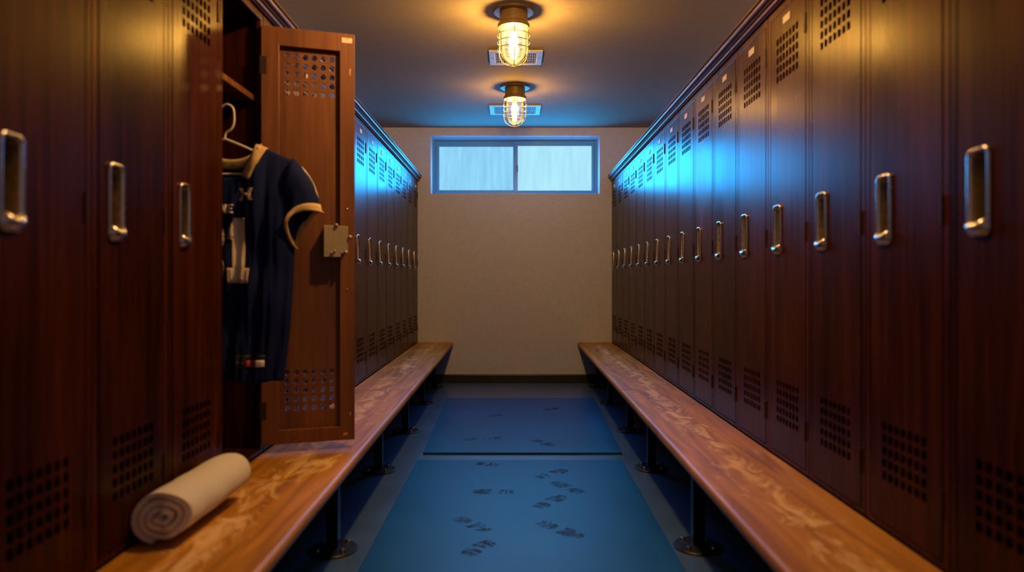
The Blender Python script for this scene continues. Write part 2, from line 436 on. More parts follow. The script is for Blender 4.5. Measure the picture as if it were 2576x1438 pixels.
# ------------------------------------------------------------------ lockers
Z0, Z1 = 0.436, 2.154
DZ0, DZ1 = 0.455, 2.104
def carcass_bm(w, sl, sr):
    bm = B(); g = 0.001; dp = 0.42
    box(bm, g, g+0.012, 0.018, dp, Z0, Z1)
    box(bm, w-g-0.012, w-g, 0.018, dp, Z0, Z1)
    box(bm, g+0.012, w-g-0.012, dp-0.01, dp, Z0, Z1)
    box(bm, g+0.012, w-g-0.012, 0.018, dp-0.01, Z1-0.016, Z1)
    box(bm, g+0.012, w-g-0.012, 0.018, dp-0.01, Z0, Z0+0.014)
    plate(bm, [g, sl, w-sr, w-g], [Z0, DZ0-0.003, DZ1+0.003, Z1], {(1,1)}, 0.0, 0.018)
    return bm
def make_locker():
    w, sl, sr = PITCH, 0.029, 0.029
    t = thing('locker', 'closed mahogany locker', 'locker', group='closed mahogany lockers')
    obj('carcass', carcass_bm(w, sl-0.0045, sr-0.0045), M['locker'], t, bevel=0.002, seg=2)
    x0, x1 = sl, w-sr
    c = (x0+x1)/2
    hx0, hx1, hz0, hz1 = 0.1025-0.0285, 0.1025+0.0285, 1.217, 1.379
    slots = spread(c-0.102, c+0.102, 7, 0.72)
    xs = [x0] + slots + [x1]
    # one grid carries both vents; the middle band carries the handle pocket
    lo = spread(0.568, 0.726, 5, 0.76); hi = spread(1.849, 2.017, 5, 0.76)
    bm = B()
    def band(xs_, zs_, holes, r): plate(bm, xs_, zs_, holes, -0.0005, 0.018, r)
    zs = [DZ0] + lo + [1.10]
    band(xs, zs, {(1+2*i, 1+2*j) for i in range(7) for j in range(5)}, 0.006)
    band([x0, hx0, hx1, x1], [1.10, hz0, hz1, 1.50], {(1,1)}, 0.010)
    zs = [1.50] + hi + [DZ1]
    band(xs, zs, {(1+2*i, 1+2*j) for i in range(7) for j in range(5)}, 0.006)
    bmesh.ops.remove_doubles(bm, verts=bm.verts, dist=2e-5)
    door = obj('door', bm, M['locker'], t)
    # recessed cup pull
    bm = B()
    cz = 1.295; cx = 0.1025
    def L(w_, h_, r_, y, dz=0.0): return [(u, y, v) for u, v in rrect(cx, cz+dz, w_, h_, r_, 5)]
    loft(bm, [L(.072,.190,.017,-.0052), L(.072,.190,.017,-.009), L(.069,.187,.016,-.0115), L(.063,.178,.014,-.012), L(.0565,.165,.011,-.010,.003), L(.0545,.162,.011,-.001,.003)], True)
    pull = obj('pull_handle', bm, M['chrome'], door, smooth=True, angle=60)
    bm = B()
    loft(bm, [L(.0550,.1625,.011,-.005,.003), L(.051,.154,.010,.004,.005), L(.048,.146,.009,.030,.005)], True, False, True)
    obj('handle_cup', bm, M['cup'], door, smooth=True, angle=60)
    bm = B()   # scooped lip at the foot of the cup
    lp = []
    for i in range(9):
        a = PI*i/8
        lp.append((-.010 - 0.014*math.sin(a), 1.203 + 0.030*(1-math.cos(a))/2))
    loops = []
    for k in range(9):
        s = -1 + 2*k/8; sq = math.sqrt(max(0.02, 1-s**4))
        loops.append([(cx + s*0.0335, -0.008 + (y+0.008)*sq, z + 0.006*s*s) for y, z in lp])
    loft(bm, loops, True, True, True)
    obj('handle_lip', bm, M['chrome'], door, smooth=True, angle=70)
    bm = B(); box(bm, c-0.033, c+0.033, -0.008, -0.0045, 2.050, 2.078)
    obj('number_plate', bm, M['plate'], door, bevel=0.0015)
    for z in (1.985, 1.27, 0.588):
        bm = B()
        pts = [(x1+0.002, -0.001, z-0.034), (x1+0.002, -0.001, z+0.034)]
        tube(bm, pts, 0.0050, 10)
        obj('hinge', bm, M['hinge'], t, smooth=True, angle=45)
    for o in [x for x in COL.objects if x.parent == door]: o.location.y += 0.0045
    return t
ORD = ['nearest to', 'second from', 'third from', 'fourth from', 'fifth from', 'sixth from', 'seventh from', 'eighth from', 'ninth from', 'tenth from',
       'eleventh from', 'twelfth from', 'thirteenth from', 'fourteenth from', 'fifteenth from', 'sixteenth from']
proto = make_locker()
first = [True]
def place_locker(x, d, rz, label, scale=1.0):
    if first[0]: o = proto; first[0] = False
    else: o = copy_tree(proto)
    o.location = (x, d, 0); o.rotation_euler = (0, 0, rz); o.scale = (scale, 1, 1)
    o['label'] = label
    return o
for i in range(16):
    df = 1.4716 + PITCH*i + 0.1025
    k = 15 - i
    lab = f'closed mahogany locker in the unbroken row opposite the jersey, {ORD[k]} the window wall'
    if i == 0: lab = 'closed mahogany locker at the near end of the row opposite the jersey'
    place_locker(XR(df), df, AR, lab)
# narrow filler against the back wall
for nm, X, s, d0 in (('trim_5', XR, 1, 1.4716+PITCH*15+0.1035), ):
    struct(obj(nm, row_prism([(0,Z0),(0,Z1),(-0.03,Z1),(-0.03,Z0)], X, s, d0, YB-0.001), M['locker']))
near = ['closed mahogany locker third before the open one, at the near end', 'closed mahogany locker next but one to the open locker, behind the towel', 'closed mahogany locker directly beside the open locker, its handle nearest the jersey']
for i, d in enumerate((1.228, 1.584, 1.9405)):
    place_locker(XL(d), d, AL, near[i], 0.356/PITCH)
for i in range(4):
    d = 2.696 + 0.3985*i
    place_locker(XL(d), d, AL, f'closed mahogany locker hidden behind the open locker door, {["first","second","third","fourth"][i]} past its hinge', 0.3985/PITCH)
for i in range(8):
    d = 4.290 + 0.3815*i
    place_locker(XL(d), d, AL, f'closed mahogany locker on the jersey side, past the open door, {ORD[7-i]} the window wall', 0.3815/PITCH)

# the open locker
OD = 2.297; OW = 0.398
t = thing('locker', 'open mahogany locker with its door swung out and a navy jersey inside', 'locker', (XL(OD), OD, 0), AL)
obj('carcass', carcass_bm(OW, 0.015, 0.029), M['locker'], t, bevel=0.003)
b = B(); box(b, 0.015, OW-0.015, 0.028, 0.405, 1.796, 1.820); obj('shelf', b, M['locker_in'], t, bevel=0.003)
b = B()
hk = [(0.203, 0.105, 1.796), (0.203, 0.105, 1.760), (0.203, 0.096, 1.741), (0.203, 0.080, 1.733), (0.203, 0.064, 1.741), (0.203, 0.058, 1.756)]
tube(b, hk, 0.004, 8); lathe(b, [(0.016, 0.0), (0.016, -0.004), (0.005, -0.006)], 16, (0.203, 0.105, 1.796), False, True)
obj('coat_hook', b, M['blackmetal'], t, smooth=True)
dr = bpy.data.objects.new('door', None)
bm = B()
DW = 0.352; A0, A1 = 0.468, 2.083
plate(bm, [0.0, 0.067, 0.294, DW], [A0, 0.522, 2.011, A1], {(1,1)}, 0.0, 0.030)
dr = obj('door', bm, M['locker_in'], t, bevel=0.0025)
dr.location = (0.357, -0.006, 0); dr.rotation_euler = (0, 0, math.atan2(0.105, 0.336) - AL)
bm = B()
hx = spread(0.086, 0.276, 6, 0.62); zb = spread(0.592, 0.752, 5, 0.62); zt = spread(1.826, 1.990, 5, 0.62)
H = {(1+2*i, 1+2*j) for i in range(6) for j in range(5)} | {(1+2*i, 11+2*j) for i in range(6) for j in range(5)}
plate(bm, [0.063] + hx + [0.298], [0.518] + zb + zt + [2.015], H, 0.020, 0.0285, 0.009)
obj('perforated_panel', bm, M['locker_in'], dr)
# latch case on the inside of the door
bm = B()
x0, x1, z0, z1 = 0.232, 0.324, 1.194, 1.316
prism(bm, [(x0,z0),(x1-0.028,z0),(x1-0.028,z0+0.014),(x1,z0+0.014),(x1,z1-0.002),(x0,z1+0.002)], -0.034, -0.030)
box(bm, x0, x0+0.003, -0.031, 0.019, z0+0.004, z1-0.004)
box(bm, x0+0.004, x1-0.032, -0.030, 0.0195, z0+0.02, z1-0.02)
lat = obj('latch_case', bm, M['latch'], dr, bevel=0.0012)
for (kx, kz, r) in ((x0+0.047, z1+0.002, 0.0075), (x1+0.007, z0+0.078, 0.008), (x1-0.009, z0+0.018, 0.008), (x0+0.030, z0+0.016, 0.005), (x0+0.040, z0+0.023, 0.005)):
    bm = B(); n = 14
    loops = []
    for rr, yy in ((r, -0.030), (r, -0.038), (r*0.7, -0.043), (r*0.2, -0.045)):
        loops.append([(kx + rr*math.cos(2*PI*i/n), yy, kz + rr*math.sin(2*PI*i/n)) for i in range(n)])
    loft(bm, loops, True, True, True)
    obj('latch_rivet', bm, M['latch'], dr, smooth=True)
bm = B(); box(bm, 0.302, 0.342, -0.0008, 0.0002, 2.046, 2.066); obj('sticker', bm, M['sticker'], dr)
for chip in ([(0.331,1.945),(0.337,1.945),(0.335,1.915),(0.331,1.922)], [(0.306,0.487),(0.324,0.489),(0.324,0.498),(0.310,0.497)], [(0.332,0.565),(0.338,0.567),(0.336,0.582),(0.332,0.576)]):
    bm = B(); prism(bm, chip, -0.0006, 0.0002); obj('paint_chip', bm, M['scratch'], dr)
for kz in (1.385, 1.065):
    bm = B(); lathe(bm, [(0.0035, 0), (0.0035, 0.0015), (0.001, 0.003)], 10, cap1=True)
    o = obj('screw', bm, M['bolt'], dr, smooth=True); o.rotation_euler = (PI/2, 0, 0); o.location = (0.322, 0.0, kz)
for z in (1.93, 1.27, 0.60):
    bm = B(); tube(bm, [(-0.003, 0.006, z-0.035), (-0.003, 0.006, z+0.035)], 0.006, 10)
    box(bm, 0.0, 0.02, -0.0008, 0.001, z-0.034, z+0.034)
    obj('hinge', bm, M['hinge'], dr, smooth=True, angle=45)

# ------------------------------------------------------------------ benches
def bench_board(Xf, Xb, d0, d1, sgn):
    """rounded-front board between the front line Xf(d) and the locker fronts Xb(d)"""
    dm = (d0+d1)/2; xm = (Xf(dm)+Xb(dm))/2
    bm = B(); loops = []
    T = 0.042; zt = CZ - 0.676; r = 0.016
    n = max(2, int((d1-d0)/0.4))
    for k in range(n+1):
        d = d0 + (d1-d0)*k/n
        f, bk = Xf(d), Xb(d) - sgn*0.004
        L = [(bk, d, zt), ]
        for i in range(7):
            a = PI/2 - PI/2*i/6
            L.append((f + sgn*(r - r*math.cos(a)), d, zt - r + r*math.sin(a)))
        for i in range(1, 6):
            a = -PI/2*i/5
            L.append((f + sgn*(r - r*math.cos(a)), d, zt - T + r + r*math.sin(a)))
        L.append((bk, d, zt - T))
        loops.append([(x - xm, y - dm, z) for x, y, z in L])
    loft(bm, loops, True, True, True)
    return bm, (xm, dm, 0)
def bench(name, label, Xf, Xb, d0, d1, sgn, legs):
    bm, c = bench_board(Xf, Xb, d0, d1, sgn)
    t = thing(name, label, 'bench', c, 0, 'locker room benches')
    obj('seat_board', bm, M['bench'], t, smooth=True, bevel=0.002, angle=30)
    for (x, d) in legs:
        x -= c[0]; d -= c[1]
        bm = B(); box(bm, x-0.024, x+0.024, d-0.024, d+0.024, 0.010, 0.386)
        box(bm, x-0.09, x+0.09, d-0.03, d+0.03, 0.384, 0.3915)
        leg = obj('leg', bm, M['blackmetal'], t, bevel=0.003)
        bm = B(); lathe(bm, [(0.098, 0.0), (0.100, 0.005), (0.094, 0.010), (0.040, 0.017), (0.036, 0.017)], 36, (x, d, 0), True, True)
        obj('flange', bm, M['blackmetal'], leg, smooth=True, angle=30)
        for k in range(4):
            a = PI/4 + k*PI/2
            bm = B(); lathe(bm, [(0.011, 0.010), (0.011, 0.017), (0.008, 0.022), (0.002, 0.024)], 12, (x+0.070*math.cos(a), d+0.070*math.sin(a), 0), False, True)
            obj('bolt', bm, M['bolt'], leg, smooth=True)
    return t
XFR = lambda d: 0.6155 + 0.0095*d
XFL = lambda d: -(0.573 + 0.0080*d)
SE = 4.20
bench('bench', 'near half of the worn wooden bench opposite the jersey, with nothing on it', XFR, XR, 0.55, SE-0.003, 1, [(0.745, 1.80), (0.765, 2.86), (0.810, 4.04)])
bench('bench', 'far half of the worn wooden bench opposite the jersey, meeting the window wall', XFR, XR, SE+0.003, YB-0.002, 1, [(0.855, 5.04), (0.866, 6.13), (0.87, 7.08)])
bench('bench', 'near half of the worn wooden bench under the jersey, carrying the rolled towel', XFL, XL, 0.55, SE-0.003, -1, [(-0.72, 1.80), (-0.735, 2.83), (-0.776, 4.00)])
bench('bench', 'far half of the worn wooden bench past the open locker door, meeting the window wall', XFL, XL, SE+0.003, YB-0.002, -1, [(-0.780, 5.02), (-0.805, 6.15), (-0.81, 7.08)])

# ------------------------------------------------------------------ floor mats and footprints
def floor_mat(label, pts, th):
    cx = sum(p[0] for p in pts)/4; cy = sum(p[1] for p in pts)/4
    bm = B(); prism(bm, [(x-cx, y-cy) for x, y in pts], 0.0005, th, 'z')
    o = obj('floor_mat', bm, M['mat'], bevel=0.002)
    o.location = (cx, cy, 0)
    tag(o, label, 'mat', 'rubber floor mats')
    return o
m_far = floor_mat('blue rubber floor mat nearer the window wall, dark front edge', [(-0.565,4.357),(0.690,4.357),(0.748,6.35),(-0.605,6.35)], 0.014)
m_near = floor_mat('blue rubber floor mat nearer the camera, covered in shoe prints', [(-0.587,1.3),(0.640,1.3),(0.664,4.197),(-0.579,4.197)], 0.010)
def sole(mat_obj, p0, p1, th, seed, keep=1.0):
    rnd = random.Random(seed)
    (xa, ya), (xb, yb) = floor_pt(*p0), floor_pt(*p1)
    A = Vector((xa, ya)); D = Vector((xb-xa, yb-ya)); Ln = D.length; u = D/Ln; v = Vector((-u.y, u.x))
    bm = B()
    def hw(t):
        return 0.048*max(0.0, math.sin(PI*min(1, max(0, t*1.0)))**0.35)*(1 - 0.30*math.exp(-((t-0.42)/0.13)**2))
    def strip(pts, w):
        L = []
        for i, (t, s) in enumerate(pts):
            c = A + u*(t*Ln) + v*(s*hw(t))
            L.append(c)
        vs = []
        for i, c in enumerate(L):
            tt = (L[min(i+1, len(L)-1)] - L[max(i-1, 0)]).normalized(); nn = Vector((-tt.y, tt.x))
            ww = w*(0.7+0.6*rnd.random())
            vs.append((bm.verts.new((c.x+nn.x*ww, c.y+nn.y*ww, th)), bm.verts.new((c.x-nn.x*ww, c.y-nn.y*ww, th))))
        for a, b2 in zip(vs[:-1], vs[1:]): bm.faces.new((a[0], a[1], b2[1], b2[0]))
    t = 0.06
    while t < 0.96:
        if not (0.40 < t < 0.52) and rnd.random() < keep:
            s0, s1 = (-0.95, 0.95)
            if rnd.random() < 0.25: s0 = rnd.uniform(-0.6, 0.0)
            elif rnd.random() < 0.2: s1 = rnd.uniform(0.1, 0.6)
            pts = []
            for k in range(9):
                s = s0 + (s1-s0)*k/8
                pts.append((min(0.98, t + 0.05*(1-s*s)), s))
            strip(pts, 0.0046)
        t += 0.044
    o = obj('footprint', bm, M['print'], mat_obj)
    o.location = (-mat_obj.location.x, -mat_obj.location.y, 0)
    return o
for i, (p0, p1, k) in enumerate((((1348,1208),(1426,1184),.9), ((1468,1247),(1392,1216),1.0), ((1345,1284),(1420,1249),.8), ((1350,1316),(1466,1357),1.0),
        ((1142,1303),(1228,1341),.85), ((1168,1404),(1238,1366),.9), ((1300,1243),(1185,1240),.6), ((1195,1168),(1252,1174),.7), ((1262,1400),(1300,1436),.0))):
    if k > 0: sole(m_near, p0, p1, 0.0106, 11+i, k)
for i, (p0, p1, k) in enumerate((((1338,1110),(1394,1127),.9), ((1152,1110),(1265,1106),.7), ((1230,1052),(1262,1046),.6), ((1365,1036),(1405,1030),.6))):
    sole(m_far, p0, p1, 0.0146, 51+i, k)

# ------------------------------------------------------------------ ceiling lamps and vents
def make_lamp():
    t = thing('ceiling_lamp', 'x', 'lamp', group='caged ceiling lamps')
    bm = B(); lathe(bm, [(0.124, 0.0), (0.124, -0.006), (0.118, -0.010), (0.086, -0.012)], 48, (0,0,0), True, True); obj('mounting_plate', bm, M['lampmetal'], t, smooth=True, angle=30)
    bm = B(); lathe(bm, [(0.084, -0.010), (0.084, -0.072), (0.088, -0.076)], 48, (0,0,0), True, True); obj('housing', bm, M['lampmetal'], t, smooth=True, angle=30)
    bm = B(); lathe(bm, [(0.078, -0.074), (0.090, -0.076), (0.095, -0.082), (0.096, -0.096), (0.093, -0.102), (0.074, -0.102)], 48, (0,0,0), True, True); obj('collar', bm, M['lampmetal'], t, smooth=True, angle=30)
    prof = [(0.073, -0.100), (0.074, -0.200), (0.073, -0.235)]
    for i in range(1, 10):
        a = PI/2*i/9; prof.append((max(0.002, 0.073*math.cos(a)), -0.235 - 0.075*math.sin(a)))
    bm = B(); lathe(bm, prof, 48, (0,0,0), False, True); obj('glass_globe', bm, M['globe'], t, smooth=True, angle=80)
    bm = B(); lathe(bm, [(0.017, -0.101), (0.017, -0.128), (0.014, -0.130)], 20, (0,0,0), True, True); obj('socket', bm, M['plastic'], t, smooth=True, angle=30)
    prof = [(0.013, -0.128), (0.016, -0.140)]
    for i in range(1, 12):
        a = PI*0.22 + PI*0.78*i/11; prof.append((max(0.001, 0.031*math.sin(a)), -0.180 + 0.031*math.cos(a)))
    bm = B(); lathe(bm, prof, 20, (0,0,0), True, True); obj('bulb', bm, M['bulb'], t, smooth=True, angle=80)
    bm = B(); R = 0.097; w = 0.0024
    for z in (-0.148, -0.190, -0.232):
        tube(bm, [((R+0.002)*math.cos(2*PI*i/40), (R+0.002)*math.sin(2*PI*i/40), z) for i in range(40)], w, 6, True)
    tube(bm, [(0.022*math.cos(2*PI*i/20), 0.022*math.sin(2*PI*i/20), -0.326) for i in range(20)], w, 6, True)
    for k in range(6):
        th = -PI/2 + 0.06 + k*PI/3
        pr = [(0.093, -0.098), (R, -0.115), (R, -0.19), (R, -0.245)]
        for i in range(1, 8):
            a = PI/2*i/8; pr.append((R*math.cos(a), -0.245 - 0.083*math.sin(a)))
        pr.append((0.018, -0.327))
        tube(bm, [(r*math.cos(th), r*math.sin(th), z) for r, z in pr], w, 6)
    obj('wire_guard', bm, M['wire'], t, smooth=True, angle=80)
    return t
L1 = make_lamp(); L2 = copy_tree(L1)
L1.location = (0.005, 4.146, ZC); L1['label'] = 'larger-looking caged ceiling lamp, farther from the window'
L2.location = (0.018, 5.80, ZC); L2['label'] = 'caged ceiling lamp close above the window, smaller of the two'
L2.rotation_euler = (0, 0, 0.17)
for ch in [x for x in COL.objects if x.parent == L2 and x.name.startswith('bulb')]:
    ch.data = ch.data.copy(); ch.data.materials[0] = M['bulb_dim']
def vent(label, x0, x1, y0, y1):
    cx, cy = (x0+x1)/2, (y0+y1)/2; w, l = x1-x0, y1-y0
    t = thing('ceiling_vent', label, 'vent', (cx, cy, ZC), 0, 'ceiling air vents')
    e = 0.045
    bm = B(); plate(bm, [-w/2, -w/2+e, w/2-e, w/2], [-l/2, -l/2+e, l/2-e, l/2], {(1,1)}, -0.012, -0.001, 0.0, 'z')
    obj('frame', bm, M['ventpaint'], t, bevel=0.003)
    bm = B(); box(bm, -w/2+e-0.004, w/2-e+0.004, -l/2+e-0.004, l/2-e+0.004, -0.003, -0.001); obj('backing', bm, M['ventdark'], t)
    n = int((w-2*e)/0.016)
    bm = B()
    for i in range(n):
        x = -w/2+e + (i+0.5)*(w-2*e)/n
        prism(bm, [(x-0.006, -0.003), (x-0.002, -0.012), (x+0.001, -0.012), (x-0.003, -0.003)], -l/2+e, l/2-e)
    for j in (-1, 0, 1): box(bm, -w/2+e, w/2-e, j*l*0.18-0.003, j*l*0.18+0.003, -0.0105, -0.0095)
    obj('louvre', bm, M['ventpaint'], t)
    for s in (-1, 1):
        bm = B(); lathe(bm, [(0.006, -0.012), (0.005, -0.0145)], 12, (s*(w/2-e/2), 0, 0), False, True); obj('screw', bm, M['bolt'], t)
vent('pale ceiling vent behind the lamp that is farther from the window', (1231-CX)*5.0/F, (1364-CX)*5.0/F, 4.845, 5.16)
vent('pale ceiling vent behind the lamp that is close to the window', (1232-CX)*6.55/F, (1359-CX)*6.55/F, 6.375, 6.73)

# ------------------------------------------------------------------ hanger and jersey
JX, JY = (565-CX)*2.49/F, 2.49
hg = thing('coat_hanger', 'white plastic coat hanger holding the navy jersey in the open locker', 'hanger', (JX, JY, 0))
def smooth_path(pts, n=6):
    P = [Vector(p) for p in pts]; out = []
    for i in range(len(P)-1):
        p0, p1, p2, p3 = P[max(i-1,0)], P[i], P[i+1], P[min(i+2, len(P)-1)]
        for k in range(n):
            s = k/n
            out.append(0.5*((2*p1) + (p2-p0)*s + (2*p0-5*p1+4*p2-p3)*s*s + (3*p1-p0-3*p2+p3)*s**3))
    out.append(P[-1]); return out
bm = B()
tube(bm, smooth_path([(-0.018,0,1.706),(-0.010,0,1.727),(0.010,0,1.736),(0.029,0,1.724),(0.034,0,1.700),(0.033,0,1.668),(0.022,0,1.646),(0.004,0,1.632),(0,0,1.606)]), 0.0042, 10)
obj('hook', bm, M['plastic'], hg, smooth=True, angle=80)
bm = B()
tube(bm, smooth_path([(0,0,1.612),(0.06,0,1.588),(0.13,0,1.556),(0.18,0,1.532),(0.205,0,1.515),(0.212,0,1.498),(0.198,0,1.486),(0.15,0,1.485),(0,0,1.485),(-0.15,0,1.485),(-0.198,0,1.486),(-0.212,0,1.498),(-0.205,0,1.515),(-0.18,0,1.532),(-0.13,0,1.556),(-0.06,0,1.588),(0,0,1.612)]), 0.0048, 10)
obj('shoulder_bar', bm, M['plastic'], hg, smooth=True, angle=80)

HEM = 0.742
def lerp_tab(tab, x):
    for (a, va), (b2, vb) in zip(tab[:-1], tab[1:]):
        if x <= b2: return va + (vb-va)*max(0, min(1, (x-a)/(b2-a)))
    return tab[-1][1]
WT = [(0.0, 0.196), (0.12, 0.208), (0.24, 0.219), (0.40, 0.227), (0.58, 0.234), (0.75, 0.238), (0.9, 0.238), (1.0, 0.238)]
def jw(v): return lerp_tab(WT, v)
def ztop(s, front):
    x = abs(s)*0.238
    if x >= 0.112: return 1.586 - (x-0.112)*0.44
    if front: return lerp_tab([(0, 1.468), (0.060, 1.474), (0.112, 1.586)], x)
    return 1.532 + 0.054*(x/0.112)**2.2
def jpos(s, v, front):
    zt = ztop(s, front); z = HEM + v*(zt-HEM); x = s*jw(v)
    e = max(0.0, 1-s**4)**0.5
    ax = abs(s)*0.238
    shoulder = max(0.0, (v-0.80)/0.20)
    keep = 1 - 0.85*shoulder**1.5 if ax >= 0.112 else 1 - 0.45*shoulder**1.5
    y = 0.052*e*keep
    fold = (0.011*math.sin(17*s + 3*(1-v)) + 0.007*math.sin(34*s - 5*v + 1.0) + 0.004*math.sin(58*s+9*v)) * (1-v)**0.6 * e
    diag = 0.006*math.sin(22*(x*0.8 + z) + 1.3)*math.sin(PI*min(1, v))*e + 0.005*math.sin(40*(x-0.5*z))*math.sin(PI*min(1,v))*e
    hemw = 0.004*math.sin(9*s)*(1-v)
    if front: return (x, -(y + fold + diag), z + hemw)
    return (x, y + 0.8*fold, z + hemw)
jr = thing('jersey', 'navy football jersey with gold collar and cuffs hanging out of the open locker', 'jersey', (JX+0.017, JY, 0))
NS, NV = 64, 70
bm = B()
grids = {}
for front in (True, False):
    grids[front] = [[bm.verts.new(jpos(-1 + 2*i/NS, j/NV, front)) for i in range(NS+1)] for j in range(NV+1)]
    G = grids[front]
    for j in range(NV):
        for i in range(NS):
            bm.faces.new((G[j][i], G[j][i+1], G[j+1][i+1], G[j+1][i]))
# sleeves: from the shoulder ring to the open cuff
def sleeve_loops(sg, outer=0.0):
    n = 28; loops = []
    c0, c1 = Vector((0.210, 0, 1.462)), Vector((0.284, 0, 1.288))
    a0, a1 = Vector((0.020, 0, 0.080)), Vector((0.046, 0, 0.064))
    nout = Vector((0.80, 0, -0.60))
    for k in range(11):
        s = k/10
        c = c0.lerp(c1, s) + Vector((0.018, 0, 0.012))*math.sin(PI*s)
        a = a0.lerp(a1, s)
        dep = 0.040 + 0.012*s
        L = []
        for i in range(n):
            th = 2*PI*i/n
            y = -(dep+outer)*math.sin(th)
            p = c + a*(math.cos(th)*(1+outer*8)) + Vector((0, y, 0))
            p += nout*(-(0.070 if math.sin(th) > 0 else 0.044)*abs(math.sin(th))**1.3*s*s)
            p.y += 0.004*math.sin(5*th+2*s)*s
            p += nout*0.004*math.sin(3*th)*s
            L.append((sg*p.x, p.y, p.z))
        loops.append(L)
    return loops
for sg in (1, -1):
    loft(bm, sleeve_loops(sg), True)
body = obj('body_cloth', bm, M['navy'], jr, smooth=True, angle=80)
md = body.modifiers.new('cloth', 'SOLIDIFY'); md.thickness = 0.0022; md.offset = 0
for sg in (1, -1):
    L = sleeve_loops(sg, 0.0015)
    nout = Vector((sg*0.80, 0, -0.60))*0.012
    ring = [[Vector(p) for p in L[9]], [Vector(p) + nout*0.1 for p in L[10]]]
    mid = [p*0.25 + q2*0.75 for p, q2 in zip(*ring)]
    bm = B(); loft(bm, [[p*0.3+q2*0.7 for p, q2 in zip(*ring)] if False else ring[0], mid, ring[1], [p + nout for p in ring[1]]], True)
    o = obj('cuff', bm, M['gold'], jr, smooth=True, angle=80)
    md = o.modifiers.new('cloth', 'SOLIDIFY'); md.thickness = 0.004; md.offset = 0
def front_y(x, z):
    v = 0.6; s = 0
    for _ in range(8):
        s = max(-1, min(1, x/jw(v)))
        v = max(0, min(1, (z-HEM)/(ztop(s, True)-HEM)))
    return jpos(s, v, True)[1]
def back_y(x, z):
    s = x/0.238; v = max(0, min(1, (z-HEM)/(ztop(s, False)-HEM)))
    return jpos(s, v, False)[1]
# collar: gold sides of the neck opening and the band behind the neck
for sg in (1, -1):
    bm = B(); rows = []
    for k in range(12):
        s = k/11
        xi = 0.060 + (0.112-0.060)*s; zi = 1.474 + (1.586-1.474)*s
        nx, nz = 0.032*0.87, -0.032*0.50
        row = []
        for m in range(4):
            f_ = m/3
            x, z = xi + nx*f_ - 0.003*(1-f_), zi + nz*f_*(1-0.2*s)
            row.append((sg*x, front_y(sg*x, z) - 0.0085 - 0.002*math.sin(PI*f_), z))
        rows.append(row)
    rows.append([(p[0], p[1]*0.2 + 0.006, p[2]+0.004) for p in rows[-1]])
    loft(bm, rows, False)
    o = obj('collar', bm, M['gold'], jr, smooth=True, angle=80)
    md = o.modifiers.new('cloth', 'SOLIDIFY'); md.thickness = 0.004; md.offset = 0
bm = B(); rows = []
for k in range(25):
    x = -0.114 + 0.228*k/24
    zt = ztop(x/0.238, False); row = []
    for m in range(4):
        f_ = m/3; z = zt + 0.010 - 0.034*f_
        row.append((x, back_y(x, min(z, zt)) - 0.005, z))
    rows.append(row)
loft(bm, rows, False)
o = obj('collar', bm, M['gold'], jr, smooth=True, angle=80)
md = o.modifiers.new('cloth', 'SOLIDIFY'); md.thickness = 0.004; md.offset = 0

def decal(name, polys, mat, parent, lift, holes=()):
    bm = B()
    for poly in polys:
        vs = [bm.verts.new((x, 0, z)) for x, z in poly]
        bm.faces.new(vs)
    bmesh.ops.triangulate(bm, faces=bm.faces)
    xs = [v.co.x for v in bm.verts]; zs = [v.co.z for v in bm.verts]
    def cuts(lo, hi, ax):
        c = lo + 0.008
        while c < hi:
            n = (1,0,0) if ax == 0 else (0,0,1)
            p = (c,0,0) if ax == 0 else (0,0,c)
            bmesh.ops.bisect_plane(bm, geom=bm.verts[:]+bm.edges[:]+bm.faces[:], plane_co=p, plane_no=n)
            c += 0.008
    cuts(min(xs), max(xs), 0); cuts(min(zs), max(zs), 2)
    for v in bm.verts: v.co.y = front_y(v.co.x, v.co.z) - lift
    o = obj(name, bm, mat, parent, smooth=True, angle=80)
    md = o.modifiers.new('cloth', 'SOLIDIFY'); md.thickness = 0.0012; md.offset = 0
    return o
K = 712.0
def J(px, py): return ((px-565)/K, CZ + (700-py)/K)
def JP(*pts): return [J(*p) for p in pts]
d1 = decal('numeral', [JP((589,560),(592,548),(620,548),(619,674),(589,674)), JP((589,560),(589,604),(575,601),(578,577)), JP((578,674),(632,674),(630,712),(578,712))], M['goldtwill'], jr, 0.0024)
decal('numeral_face', [JP((593,563),(594,553),(616,553),(615,678),(593,678)), JP((593,563),(593,597),(580,595),(582,578)), JP((582,678),(627,678),(626,707),(582,707))], M['twill'], d1, 0.0038)
def ring_polys(cx, cz, rx, rz, th, n=20):
    P = []
    for i in range(n):
        a, b2 = 2*PI*i/n, 2*PI*(i+1)/n
        P.append([(cx+rx*math.cos(a), cz+rz*math.sin(a)), (cx+rx*math.cos(b2), cz+rz*math.sin(b2)), (cx+(rx-th)*math.cos(b2), cz+(rz-th)*math.sin(b2)), (cx+(rx-th)*math.cos(a), cz+(rz-th)*math.sin(a))])
    return P
ex = (570-565)/K - 0.045
d8 = decal('numeral', ring_polys(ex, J(0,598)[1], 0.045, 0.055, 0.026) + ring_polys(ex, J(0,673)[1], 0.047, 0.058, 0.026), M['goldtwill'], jr, 0.0024)
decal('numeral_face', ring_polys(ex, J(0,598)[1], 0.039, 0.049, 0.014) + ring_polys(ex, J(0,673)[1], 0.041, 0.052, 0.014), M['twill'], d8, 0.0038)
